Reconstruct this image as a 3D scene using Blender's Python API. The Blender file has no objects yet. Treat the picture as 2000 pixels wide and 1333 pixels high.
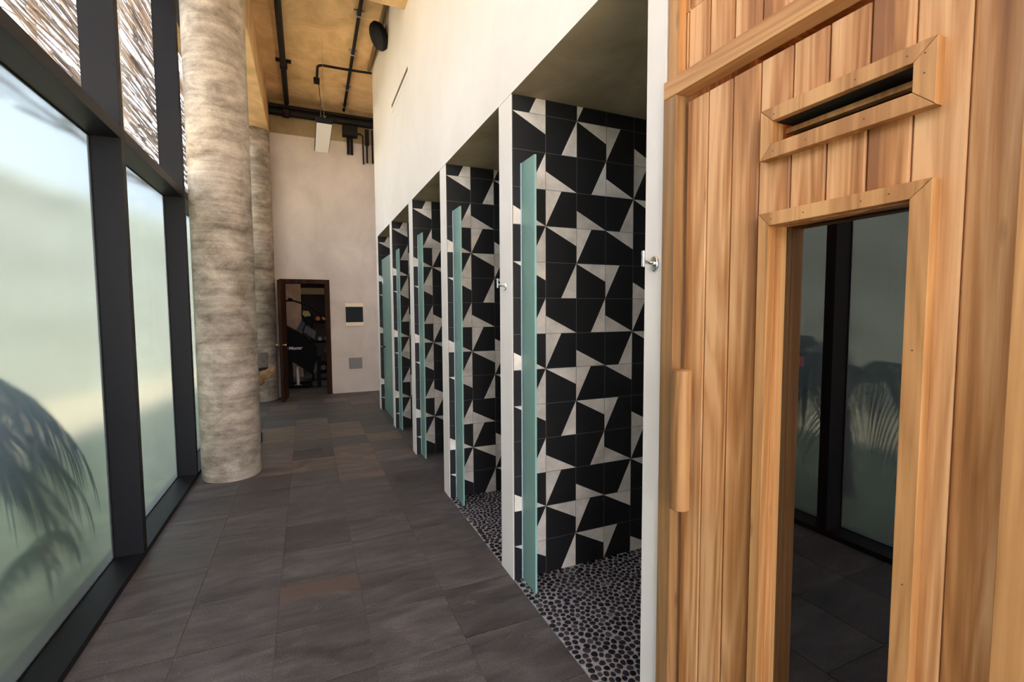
import bpy, bmesh, math, random
from mathutils import Vector, Matrix
random.seed(7)
SC = bpy.context.scene
COL = SC.collection

# ------------------------------------------------------------------ camera
CH = 1.5264
def cam_axes(yaw=.4114, pitch=-.0629, roll=-.0056):
    f0 = Vector((math.sin(yaw), math.cos(yaw), 0)); r0 = Vector((math.cos(yaw), -math.sin(yaw), 0)); u0 = Vector((0, 0, 1))
    f = f0*math.cos(pitch)+u0*math.sin(pitch); u = -f0*math.sin(pitch)+u0*math.cos(pitch)
    r = r0*math.cos(roll)+u*math.sin(roll); u2 = -r0*math.sin(roll)+u*math.cos(roll)
    return r, u2, f
r_, u_, f_ = cam_axes()
cd = bpy.data.cameras.new('camera'); cam = bpy.data.objects.new('camera', cd); COL.objects.link(cam)
M = Matrix((r_, u_, -f_)).transposed().to_4x4(); M.translation = Vector((0, 0, CH)); cam.matrix_world = M
cd.lens = 917.62/2000*36; cd.sensor_width = 36; cd.clip_start = .02; cd.clip_end = 200
SC.camera = cam

# ------------------------------------------------------------------ light and exposure
SC.view_settings.view_transform = 'Standard'; SC.view_settings.look = 'None'
SC.view_settings.gamma = 1; SC.view_settings.use_curve_mapping = False
SC.view_settings.exposure = 1.2
W = bpy.data.worlds.new('sky'); SC.world = W; W.use_nodes = True
wn = W.node_tree.nodes; wl = W.node_tree.links; wn.clear()
wo = wn.new('ShaderNodeOutputWorld'); bg = wn.new('ShaderNodeBackground'); tc = wn.new('ShaderNodeTexCoord')
sx = wn.new('ShaderNodeSeparateXYZ'); rp = wn.new('ShaderNodeValToRGB')
wl.new(tc.outputs['Generated'], sx.inputs[0]); wl.new(sx.outputs['Z'], rp.inputs[0]); wl.new(rp.outputs[0], bg.inputs[0]); wl.new(bg.outputs[0], wo.inputs[0])
rp.color_ramp.elements[0].position = 0; rp.color_ramp.elements[0].color = (.90, .92, 1.0, 1)
rp.color_ramp.elements[1].position = .6; rp.color_ramp.elements[1].color = (.72, .80, 1.0, 1)
bg.inputs[1].default_value = 5.0
sl = bpy.data.lights.new('sun', 'SUN'); sl.energy = 18; sl.angle = math.radians(2); sl.color = (1, .88, .74)
so = bpy.data.objects.new('sun', sl); COL.objects.link(so)
so.rotation_euler = Vector((-.5, .25, -1)).to_track_quat('-Z', 'Y').to_euler()   # travels over the roof and falls on the garden

# ------------------------------------------------------------------ key dimensions (metres)
XR, XG, XF = 1.0334, -1.123, -.9731
YN = [2.3651, 3.6600, 4.9437, 6.2238, 7.5084]        # shower partitions, near faces
YF = [2.5418, 3.8330, 5.1194, 6.3757, 7.6752]
ZT, ZC, ZBM = 2.6854, 5.253, 4.67
YB = 9.38
YS = -3.2                                              # far end behind the camera

# ------------------------------------------------------------------ helpers
def new_obj(name, me, mat=None, parent=None):
    o = bpy.data.objects.new(name, me); COL.objects.link(o)
    if mat:
        for m in (mat if isinstance(mat, (list, tuple)) else [mat]): me.materials.append(m)
    if parent: o.parent = parent
    return o
def tag(o, label=None, cat=None, group=None, kind=None):
    if label: o['label'] = label
    if cat: o['category'] = cat
    if group: o['group'] = group
    if kind: o['kind'] = kind
    return o
def empty(name, loc=(0, 0, 0), label=None, cat=None, group=None, kind=None):
    o = bpy.data.objects.new(name, None); COL.objects.link(o); o.location = loc; o.empty_display_size = .1
    return tag(o, label, cat, group, kind)
class MB:
    def __init__(s): s.v = []; s.f = []; s.m = []; s.r = []
    def add(s, vs, fs, mi=0, rnd=0.0):
        n = len(s.v); s.v += [tuple(v) for v in vs]
        for f in fs: s.f.append([n+i for i in f]); s.m.append(mi); s.r.append(rnd)
    def box(s, x0, x1, y0, y1, z0, z1, mi=0, rnd=0.0, faces=None):
        vs = [(x0,y0,z0),(x1,y0,z0),(x1,y1,z0),(x0,y1,z0),(x0,y0,z1),(x1,y0,z1),(x1,y1,z1),(x0,y1,z1)]
        fs = {'b':(0,3,2,1),'t':(4,5,6,7),'f':(0,1,5,4),'r':(1,2,6,5),'k':(2,3,7,6),'l':(3,0,4,7)}
        n = len(s.v); s.v += vs
        for k, f in fs.items():
            s.f.append([n+i for i in f]); s.m.append((faces or {}).get(k, mi)); s.r.append(rnd)
    def tube(s, pts, rad, seg=12, mi=0, caps=True, rnd=0.0):
        pts = [Vector(p) for p in pts]; rads = rad if isinstance(rad, (list, tuple)) else [rad]*len(pts)
        n0 = len(s.v); up = None
        for i, p in enumerate(pts):
            d = (pts[min(i+1, len(pts)-1)]-pts[max(i-1, 0)]).normalized()
            if up is None: up = Vector((0, 0, 1)) if abs(d.z) < .9 else Vector((1, 0, 0))
            a = d.cross(up).normalized(); b = a.cross(d).normalized(); up = b
            for k in range(seg):
                t = 2*math.pi*k/seg; s.v.append(tuple(p+(a*math.cos(t)+b*math.sin(t))*rads[i]))
        for i in range(len(pts)-1):
            for k in range(seg):
                k2 = (k+1) % seg
                s.f.append([n0+i*seg+k, n0+i*seg+k2, n0+(i+1)*seg+k2, n0+(i+1)*seg+k]); s.m.append(mi); s.r.append(rnd)
        if caps:
            s.f.append([n0+k for k in range(seg)][::-1]); s.m.append(mi); s.r.append(rnd)
            e = n0+(len(pts)-1)*seg; s.f.append([e+k for k in range(seg)]); s.m.append(mi); s.r.append(rnd)
    def prism(s, poly, y0, y1, mi=0):                  # polygon in X-Z extruded along Y
        n = len(poly); vs = [(p[0], y0, p[1]) for p in poly]+[(p[0], y1, p[1]) for p in poly]
        fs = [list(range(n)), list(range(2*n-1, n-1, -1))]+[[i, i+n, (i+1) % n+n, (i+1) % n] for i in range(n)]
        s.add(vs, fs, mi)
    def build(s, name, mat=None, parent=None, smooth=False, bevel=0, fix=True, rnd=False):
        me = bpy.data.meshes.new(name); me.from_pydata(s.v, [], s.f); me.update()
        for i, p in enumerate(me.polygons): p.material_index = s.m[i]; p.use_smooth = smooth
        if rnd:
            a = me.attributes.new('rnd', 'FLOAT', 'FACE')
            for i, x in enumerate(s.r): a.data[i].value = x
        if fix:
            bm = bmesh.new(); bm.from_mesh(me); bmesh.ops.recalc_face_normals(bm, faces=bm.faces); bm.to_mesh(me); bm.free()
        o = new_obj(name, me, mat, parent)
        if bevel:
            b = o.modifiers.new('edge', 'BEVEL'); b.width = bevel; b.segments = 2; b.limit_method = 'ANGLE'; b.angle_limit = math.radians(40)
        if smooth:
            e = o.modifiers.new('split', 'EDGE_SPLIT'); e.split_angle = math.radians(42)
        return o
def box_obj(name, b, mat, parent=None, bevel=0, **k):
    m = MB(); m.box(*b, **k); return m.build(name, mat, parent, bevel=bevel)
def struct(o, label=None, cat=None, group=None): return tag(o, label, cat, group, 'structure')

# ------------------------------------------------------------------ materials
def mat(name):
    m = bpy.data.materials.new(name); m.use_nodes = True; nt = m.node_tree; nt.nodes.clear()
    out = nt.nodes.new('ShaderNodeOutputMaterial'); b = nt.nodes.new('ShaderNodeBsdfPrincipled'); nt.links.new(b.outputs[0], out.inputs[0])
    return m, nt, b, out
def N(nt, t, **k):
    n = nt.nodes.new('ShaderNode'+t)
    for a, v in k.items():
        if a.startswith('i_'):
            key = a[2:]; key = int(key) if key.isdigit() else key.replace('_', ' ')
            n.inputs[key].default_value = v
        else: setattr(n, a, v)
    return n
def L(nt, a, b): nt.links.new(a, b)
def ramp(nt, stops, fac):
    r = nt.nodes.new('ShaderNodeValToRGB'); e = r.color_ramp.elements
    e[0].position, e[0].color = stops[0][0], (*stops[0][1], 1); e[1].position, e[1].color = stops[-1][0], (*stops[-1][1], 1)
    for p, c in stops[1:-1]:
        x = e.new(p); x.color = (*c, 1)
    L(nt, fac, r.inputs[0]); return r.outputs[0]
def mapped(nt, scale=(1, 1, 1), coord='Object'):
    t = N(nt, 'TexCoord'); mp = N(nt, 'Mapping'); mp.inputs['Scale'].default_value = scale; L(nt, t.outputs[coord], mp.inputs[0]); return mp.outputs[0]
def noise(nt, vec, scale, detail=4, rough=.55, dist=0):
    n = N(nt, 'TexNoise'); n.inputs['Scale'].default_value = scale; n.inputs['Detail'].default_value = detail
    n.inputs['Roughness'].default_value = rough; n.inputs['Distortion'].default_value = dist; L(nt, vec, n.inputs['Vector']); return n.outputs['Fac']
def mix(nt, f, a, b, mode='MIX'):
    m = nt.nodes.new('ShaderNodeMix'); m.data_type = 'RGBA'; m.blend_type = mode
    for s, v in ((m.inputs[0], f), (m.inputs[6], a), (m.inputs[7], b)):
        if isinstance(v, (int, float)): s.default_value = v
        elif isinstance(v, tuple): s.default_value = (*v, 1)
        else: L(nt, v, s)
    return m.outputs[2]
def mth(nt, op, a, b=0.0):
    m = N(nt, 'Math', operation=op)
    for s, v in ((m.inputs[0], a), (m.inputs[1], b)):
        if isinstance(v, (int, float)): s.default_value = v
        else: L(nt, v, s)
    return m.outputs[0]
def bump(nt, b, h, strength=.3, dist=.01):
    n = N(nt, 'Bump'); n.inputs['Strength'].default_value = strength; n.inputs['Distance'].default_value = dist
    L(nt, h, n.inputs['Height']); L(nt, n.outputs[0], b.inputs['Normal'])
def simple(name, c, rough=.6, metal=0, spec=.5, var=0, bumpy=0, scale=20):
    m, nt, b, _ = mat(name); b.inputs['Roughness'].default_value = rough; b.inputs['Metallic'].default_value = metal
    b.inputs['Specular IOR Level'].default_value = spec
    if var or bumpy:
        n = noise(nt, mapped(nt), scale, 5)
        L(nt, ramp(nt, [(.3, tuple(x*(1-var) for x in c)), (.7, tuple(min(1, x*(1+var)) for x in c))], n), b.inputs['Base Color'])
        if bumpy: bump(nt, b, n, bumpy, .004)
    else: b.inputs['Base Color'].default_value = (*c, 1)
    return m

def make_wood(name, c_lo, c_mid, c_hi, axis='z', rough=.5, seed=0, spec=.35):
    m, nt, b, _ = mat(name)
    t = N(nt, 'TexCoord'); at = N(nt, 'Attribute', attribute_name='rnd', attribute_type='GEOMETRY')
    off = N(nt, 'Combine XYZ'.replace(' ', '')); k = mth(nt, 'MULTIPLY', at.outputs['Fac'], 37.0)
    for i in range(3): L(nt, k, off.inputs[i])
    add = N(nt, 'VectorMath', operation='ADD'); L(nt, t.outputs['Object'], add.inputs[0]); L(nt, off.outputs[0], add.inputs[1])
    def mp(s):
        q = N(nt, 'Mapping'); q.inputs['Scale'].default_value = s; q.inputs['Location'].default_value = (seed, seed*2, seed*3); L(nt, add.outputs[0], q.inputs[0]); return q.outputs[0]
    s = {'z': (9, 9, .55), 'y': (9, .55, 9), 'x': (.55, 9, 9)}[axis]
    s2 = {'z': (70, 70, 2.2), 'y': (70, 2.2, 70), 'x': (2.2, 70, 70)}[axis]
    s3 = {'z': (14, 14, .10), 'y': (14, .1, 14), 'x': (.1, 14, 14)}[axis]
    big = noise(nt, mp(s), 1.0, 2, .4, .35)
    rings = mth(nt, 'FRACT', mth(nt, 'MULTIPLY', big, 11.0))
    tri = mth(nt, 'ABSOLUTE', mth(nt, 'SUBTRACT', rings, .5))
    fine = noise(nt, mp(s2), 1.0, 4, .6)
    tone = noise(nt, mp(s3), 1.0, 1, .3)
    g = mth(nt, 'ADD', mth(nt, 'MULTIPLY', tri, .35), mth(nt, 'ADD', mth(nt, 'ADD', mth(nt, 'MULTIPLY', fine, .55), -.10), mth(nt, 'MULTIPLY', mth(nt, 'ADD', mth(nt, 'MULTIPLY', mth(nt, 'SUBTRACT', tone, .5), 1.35), .5), .75)))
    g = mth(nt, 'ADD', g, mth(nt, 'MULTIPLY', mth(nt, 'SUBTRACT', at.outputs['Fac'], .5), .16))
    c = ramp(nt, [(.42, c_lo), (.62, c_mid), (.86, c_hi)], g)
    # small knots
    kv = N(nt, 'TexVoronoi'); kv.inputs['Scale'].default_value = 1.0
    L(nt, mp({'z': (11, 11, 2.6), 'y': (11, 2.6, 11), 'x': (2.6, 11, 11)}[axis]), kv.inputs['Vector'])
    kn = ramp(nt, [(.0, (1, 1, 1)), (.055, (.55, .55, .55)), (.09, (0, 0, 0))], kv.outputs['Distance'])
    c = mix(nt, mth(nt, 'MULTIPLY', kn, .55), c, tuple(x*.35 for x in c_lo))
    L(nt, c, b.inputs['Base Color']); b.inputs['Roughness'].default_value = rough; b.inputs['Specular IOR Level'].default_value = spec
    bump(nt, b, fine, .12, .002)
    return m
WL, WM, WH = (.255, .098, .029), (.44, .187, .057), (.69, .38, .172)
m_wood_z = make_wood('cedar_vertical', WL, WM, WH, 'z')
m_wood_y = make_wood('cedar_horizontal', (.33, .145, .045), (.47, .23, .08), (.60, .33, .13), 'y', seed=3)
m_wood_t = make_wood('cedar_trim', (.33, .145, .045), (.46, .225, .08), (.58, .31, .12), 'z', seed=5)
m_wood_old = make_wood('cedar_weathered', (.16, .075, .028), (.25, .125, .045), (.34, .18, .07), 'z', seed=8)
m_wood_dark = make_wood('dark_door_wood', (.020, .007, .0035), (.035, .013, .006), (.055, .022, .010), 'z', rough=.7, seed=2, spec=.12)
m_wood_h = make_wood('handle_wood', (.20, .09, .03), (.34, .17, .06), (.44, .24, .09), 'z', seed=9)
m_black = simple('black_void', (.008, .006, .005), .8)
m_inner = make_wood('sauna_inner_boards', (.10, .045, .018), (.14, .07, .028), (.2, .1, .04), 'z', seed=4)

# slate floor
m_floor, nt, b, _ = mat('slate_floor')
at = N(nt, 'Attribute', attribute_name='rnd', attribute_type='GEOMETRY'); tcn = N(nt, 'TexCoord')
cb = N(nt, 'CombineXYZ'); kk = mth(nt, 'MULTIPLY', at.outputs['Fac'], 53.0); L(nt, kk, cb.inputs[0]); L(nt, kk, cb.inputs[1])
ad = N(nt, 'VectorMath', operation='ADD'); L(nt, tcn.outputs['Object'], ad.inputs[0]); L(nt, cb.outputs[0], ad.inputs[1])
q = N(nt, 'Mapping'); q.inputs['Scale'].default_value = (1.0, 3.2, 1); L(nt, ad.outputs[0], q.inputs[0])
vein = noise(nt, q.outputs[0], 3.2, 7, .62, .6); fine = noise(nt, ad.outputs[0], 210, 3, .7); speck = noise(nt, ad.outputs[0], 330, 1, .5)
base = ramp(nt, [(.0, (.042, .037, .035)), (.45, (.063, .056, .053)), (.62, (.050, .046, .036)), (.78, (.083, .064, .056)), (.9, (.10, .077, .056)), (1.0, (.034, .028, .028))], at.outputs['Fac'])
c = mix(nt, 1.0, base, ramp(nt, [(.28, (.76, .75, .80)), (.5, (1.64, 1.66, 1.76)), (.72, (2.8, 2.8, 2.95))], vein), 'MULTIPLY')
c = mix(nt, 1.0, c, ramp(nt, [(.3, (.30, .30, .30)), (.7, (1.7, 1.7, 1.7))], fine), 'MULTIPLY')
c = mix(nt, mth(nt, 'MULTIPLY', mth(nt, 'GREATER_THAN', speck, .68), .55), c, (.3, .28, .26))
# rusty streak along one slab and scuffs
sp = N(nt, 'SeparateXYZ'); L(nt, tcn.outputs['Object'], sp.inputs[0])
wob = mth(nt, 'MULTIPLY', mth(nt, 'SUBTRACT', noise(nt, tcn.outputs['Object'], 9, 4), .5), .08)
yy = mth(nt, 'ADD', sp.outputs['Y'], wob)
msk = mth(nt, 'MULTIPLY', mth(nt, 'MULTIPLY', mth(nt, 'GREATER_THAN', yy, 2.66), mth(nt, 'LESS_THAN', sp.outputs['Y'], 2.822)),
          mth(nt, 'MULTIPLY', mth(nt, 'GREATER_THAN', sp.outputs['X'], -.176), mth(nt, 'LESS_THAN', sp.outputs['X'], .226)))
c = mix(nt, mth(nt, 'MULTIPLY', msk, .6), c, (.15, .095, .075))
scr = N(nt, 'TexVoronoi', feature='DISTANCE_TO_EDGE'); scr.inputs['Scale'].default_value = 2.3
dm = N(nt, 'Mapping'); dm.inputs['Rotation'].default_value = (0, 0, .5); dm.inputs['Scale'].default_value = (1, 2.5, 1); L(nt, ad.outputs[0], dm.inputs[0])
nd = N(nt, 'TexNoise'); nd.inputs['Scale'].default_value = 2.0; L(nt, dm.outputs[0], nd.inputs['Vector'])
dv = N(nt, 'VectorMath', operation='ADD'); L(nt, dm.outputs[0], dv.inputs[0]); L(nt, nd.outputs['Color'], dv.inputs[1]); L(nt, dv.outputs[0], scr.inputs['Vector'])
sm = mth(nt, 'MULTIPLY', mth(nt, 'LESS_THAN', scr.outputs['Distance'], .006), mth(nt, 'MULTIPLY', mth(nt, 'GREATER_THAN', noise(nt, ad.outputs[0], 5, 2), .52), .28))
c = mix(nt, sm, c, (.22, .2, .18))
L(nt, c, b.inputs['Base Color']); b.inputs['Specular IOR Level'].default_value = .4
L(nt, ramp(nt, [(.3, (.42,)*3), (.7, (.62,)*3)], vein), b.inputs['Roughness'])
bump(nt, b, mth(nt, 'ADD', vein, mth(nt, 'MULTIPLY', fine, .25)), .35, .006)
m_grout = simple('floor_grout', (.14, .125, .11), .9)
m_sgrout = simple('pebble_grout', (.36, .34, .345), .75, var=.25, bumpy=.4, scale=60)

def plaster(name, c1, c2, sc=1.4, bs=.12):
    m, nt, b, _ = mat(name)
    n = noise(nt, mapped(nt, (1, 1, .8)), sc, 6, .62, .5); n2 = noise(nt, mapped(nt), 45, 3)
    L(nt, ramp(nt, [(.3, c1), (.7, c2)], n), b.inputs['Base Color']); b.inputs['Roughness'].default_value = .75; b.inputs['Specular IOR Level'].default_value = .25
    bump(nt, b, mth(nt, 'ADD', n, mth(nt, 'MULTIPLY', n2, .12)), bs, .01); return m
m_white = plaster('cream_plaster', (.72, .665, .60), (.79, .74, .685))
m_back = plaster('polished_cement_wall', (.54, .455, .385), (.69, .59, .51), 1.8, .2)
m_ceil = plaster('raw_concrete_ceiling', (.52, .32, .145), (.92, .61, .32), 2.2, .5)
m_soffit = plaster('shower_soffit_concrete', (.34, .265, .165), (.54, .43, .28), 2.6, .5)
# column: board-marked concrete with horizontal bands
m_col, nt, b, _ = mat('column_concrete')
v1 = noise(nt, mapped(nt, (.8, .8, 17)), 1.9, 5, .6, .25); v2 = noise(nt, mapped(nt, (2, 2, 3.4)), 1.7, 7, .68, .3); v3 = noise(nt, mapped(nt, (1, 1, 1)), 90, 3)
g = mth(nt, 'ADD', mth(nt, 'MULTIPLY', v1, .24), mth(nt, 'MULTIPLY', v2, .76))
c = ramp(nt, [(.36, (.17, .133, .098)), (.5, (.385, .32, .25)), (.64, (.61, .525, .425))], g)
c = mix(nt, 1.0, c, ramp(nt, [(.3, (.85,)*3), (.7, (1.12,)*3)], v3), 'MULTIPLY')
L(nt, c, b.inputs['Base Color']); b.inputs['Roughness'].default_value = .62; b.inputs['Specular IOR Level'].default_value = .35
bump(nt, b, g, .22, .006)

m_frame = simple('charcoal_aluminium', (.0085, .0085, .011), .5, 0, .25, var=.08, scale=4)
def tile_mat(name, c, sc=9):
    m, nt, b, _ = mat(name); at = N(nt, 'Attribute', attribute_name='rnd', attribute_type='GEOMETRY')
    n = noise(nt, mapped(nt), sc, 5, .6)
    cc = ramp(nt, [(.3, tuple(x*.78 for x in c)), (.7, tuple(x*1.2 for x in c))], n)
    cc = mix(nt, 1.0, cc, ramp(nt, [(0, (.86,)*3), (1, (1.12,)*3)], at.outputs['Fac']), 'MULTIPLY')
    L(nt, cc, b.inputs['Base Color']); b.inputs['Roughness'].default_value = .55; b.inputs['Specular IOR Level'].default_value = .4; return m
m_tb = tile_mat('black_cement_tile', (.0085, .008, .009)); m_tw = tile_mat('bone_cement_tile', (.72, .65, .58))
m_tg = simple('tile_grout', (.17, .16, .15), .85)
m_chrome = simple('chrome', (.85, .85, .87), .08, 1)
m_brass = simple('brass', (.75, .55, .25), .25, 1)
m_blackmetal = simple('black_painted_steel', (.006, .005, .005), .6, 0, .25)
m_steel = simple('galvanised_clip', (.5, .48, .45), .35, .9)
m_white_panel = simple('lamp_diffuser', (.78, .72, .68), .5)

def schlick(nt, f0=.04, mx=1.0):
    lw = N(nt, 'LayerWeight'); lw.inputs[0].default_value = .5
    return mth(nt, 'ADD', f0, mth(nt, 'MULTIPLY', mth(nt, 'POWER', lw.outputs['Facing'], 5.0), mx-f0))
def frosted(name):
    m = bpy.data.materials.new(name); m.use_nodes = True; nt = m.node_tree; nt.nodes.clear()
    out = nt.nodes.new('ShaderNodeOutputMaterial')
    tr = N(nt, 'BsdfTranslucent'); tr.inputs[0].default_value = (.175, .19, .205, 1)
    rf = N(nt, 'BsdfRefraction'); rf.inputs['Color'].default_value = (.106, .122, .128, 1); rf.inputs['Roughness'].default_value = .27; rf.inputs['IOR'].default_value = 1.12
    mx = N(nt, 'MixShader'); mx.inputs[0].default_value = .80; L(nt, tr.outputs[0], mx.inputs[1]); L(nt, rf.outputs[0], mx.inputs[2])
    gl = N(nt, 'BsdfGlossy'); gl.inputs['Roughness'].default_value = .22; gl.inputs[0].default_value = (.9, .95, .93, 1)
    m2 = N(nt, 'MixShader'); L(nt, schlick(nt, .02, .5), m2.inputs[0]); L(nt, mx.outputs[0], m2.inputs[1]); L(nt, gl.outputs[0], m2.inputs[2])
    L(nt, m2.outputs[0], out.inputs[0]); return m
def clearglass(name, tint, f0=.045, maxr=.9):
    m = bpy.data.materials.new(name); m.use_nodes = True; nt = m.node_tree; nt.nodes.clear()
    out = nt.nodes.new('ShaderNodeOutputMaterial'); t = N(nt, 'BsdfTransparent'); t.inputs[0].default_value = (*tint, 1)
    g = N(nt, 'BsdfGlossy'); g.inputs['Roughness'].default_value = 0.0; fr = schlick(nt, f0, maxr)
    mx = N(nt, 'MixShader'); L(nt, fr, mx.inputs[0]); L(nt, t.outputs[0], mx.inputs[1]); L(nt, g.outputs[0], mx.inputs[2]); L(nt, mx.outputs[0], out.inputs[0]); return m
m_frost = frosted('acid_etched_glass'); m_outer = clearglass('clear_outer_face', (.95, .98, .96)); m_clear = clearglass('clear_glass', (.97, .985, .98))
m_tint = clearglass('smoked_glass', (.11, .095, .07), .17)
def green_frost(name):
    m = bpy.data.materials.new(name); m.use_nodes = True; nt = m.node_tree; nt.nodes.clear()
    out = nt.nodes.new('ShaderNodeOutputMaterial')
    d = N(nt, 'BsdfDiffuse'); d.inputs[0].default_value = (.33, .52, .46, 1)
    tr = N(nt, 'BsdfTranslucent'); tr.inputs[0].default_value = (.45, .68, .60, 1)
    mx = N(nt, 'MixShader'); mx.inputs[0].default_value = .5; L(nt, d.outputs[0], mx.inputs[1]); L(nt, tr.outputs[0], mx.inputs[2])
    gl = N(nt, 'BsdfGlossy'); gl.inputs['Roughness'].default_value = .28
    m2 = N(nt, 'MixShader'); L(nt, schlick(nt, .035, .6), m2.inputs[0]); L(nt, mx.outputs[0], m2.inputs[1]); L(nt, gl.outputs[0], m2.inputs[2]); L(nt, m2.outputs[0], out.inputs[0]); return m
m_green = green_frost('green_frosted_glass')
m_gedge = simple('polished_glass_edge', (.30, .52, .46), .15)

# ------------------------------------------------------------------ floor
fl = MB(); fl.box(-1.3, 4.0, YS-.2, 13.6, -.2, -.004, mi=1)
T = .4065; g = .0019
cols = [(-.99, -.585), (-.585, -.178), (-.178, .23), (.23, .6355), (.6355, XR+.003)]
offs = [2.84, 2.832, 2.826, 2.80, 2.835]
for ci, (xa, xb) in enumerate(cols):
    n0 = int((YS-offs[ci])/T)-1; y = offs[ci]+n0*T
    while y < YB-.03:
        ya, yb = max(y, YS), min(y+T, YB)
        if yb-ya > .02:
            far = y > 4.4
            r = random.uniform(.0, .55) if not far else random.choice([.1, .3, .5, .62, .7, .8, .84, .9, .98])
            if ci in (0, 1) and 2 < y < 4: r = random.uniform(.35, .55)
            fl.box(xa+g, xb-g, ya+g, yb-g, -.02, 0, rnd=r)
        y += T
y = offs[0]-20*T
while y < 13.4:                                         # slabs under stalls 3-5, the side passage and the gym
    x = XR+.003
    while x < 3.6:
        ya, yb = y, y+T
        if ya > YF[1]+.3 and ya > 3.83: fl.box(x+g, min(x+T, 3.9)-g, ya+g, yb-g, -.02, 0, rnd=random.uniform(0, .6))
        x += T
    if y > YB-.05:
        for (xa, xb) in cols: fl.box(xa+g, xb-g, max(y, YB)+g, y+T-g, -.02, 0, rnd=random.uniform(0, .5))
    y += T
fl.box(XR+.005, 3.0, 3.84, YF[1]+.31+T, -.02, -.0005, rnd=.2)
floor = struct(fl.build('floor', [m_floor, m_grout], bevel=0, rnd=True), 'dark grey slate slabs of the corridor floor', 'floor')

# ------------------------------------------------------------------ ceiling, beams, columns
struct(box_obj('ceiling', (-1.45, 4.1, YS-.4, 13.8, ZC, ZC+.25), m_ceil), 'rough tan concrete ceiling slab above the corridor', 'ceiling')
def beam(b, lab, mt=None): return struct(box_obj('ceiling_beam', b, mt or m_ceil, bevel=.008), lab, 'beam')
beam((-.495-.42, -.495, YS, YB+.02, 4.62, ZC), 'long concrete beam running over the round columns')
beam((-.495, XR, 4.80, 5.12, ZBM, ZC), 'cross beam of tan concrete above the nearer round column')
beam((-.495, 3.0, YB+.03, YB+.33, ZBM, ZC), 'cross beam of brown concrete along the top of the far wall', plaster('brown_beam_concrete', (.26, .18, .09), (.42, .30, .16), 2.2, .4))
def column(x, y, top, lab):
    m = MB(); n = 72; R = .248
    zs = [0.0, .02, .8, 1.6, 2.4, 3.2, 4.0, top]
    pts = []
    for k, z in enumerate(zs): pts.append((x, y, z))
    m.tube([(0, 0, z) for z in zs], [R-.004 if k == 0 else R for k in range(len(zs))], n)
    o = m.build('concrete_column', m_col, smooth=True); o.location = (x, y, 0)
    return struct(o, lab, 'column')
column(-.686, 5.075, 4.62, 'thick round raw concrete column beside the frosted window')
column(-.741, 9.28, 4.62, 'thinner looking round concrete column at the far wall beside the open door')

# ------------------------------------------------------------------ walls
wr = MB()
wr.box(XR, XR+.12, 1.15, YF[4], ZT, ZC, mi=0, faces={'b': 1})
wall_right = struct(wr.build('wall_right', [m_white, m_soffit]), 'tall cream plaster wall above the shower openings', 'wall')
# slot diffuser
sd = empty('air_slot', (XR, 5.5, 4.0), 'narrow recessed air slot high in the cream wall', 'vent')
s = MB(); s.box(-.0035, .0, -.5, .5, -.052, .052); s.build('slot_frame', m_white, sd, bevel=.001)
s = MB(); s.box(-.0055, -.0036, -.49, .49, .012, .05); s.build('slot_shade_strip', simple('slot_shadow', (.12, .09, .05), .8), sd)  # dark strip on the frame face, colour stands in for the slot's shade
# small side wall closing the shower block at the passage
struct(box_obj('wall_passage', (XR+.125, 2.6, YF[4]-.17, YF[4]-.02, ZT+.2, ZC), m_white), 'cream end face of the shower block', 'wall')
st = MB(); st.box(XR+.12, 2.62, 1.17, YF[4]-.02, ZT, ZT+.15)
struct(st.build('ceiling_showers', m_soffit), 'low brown concrete soffit over the shower stalls', 'ceiling')

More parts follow.
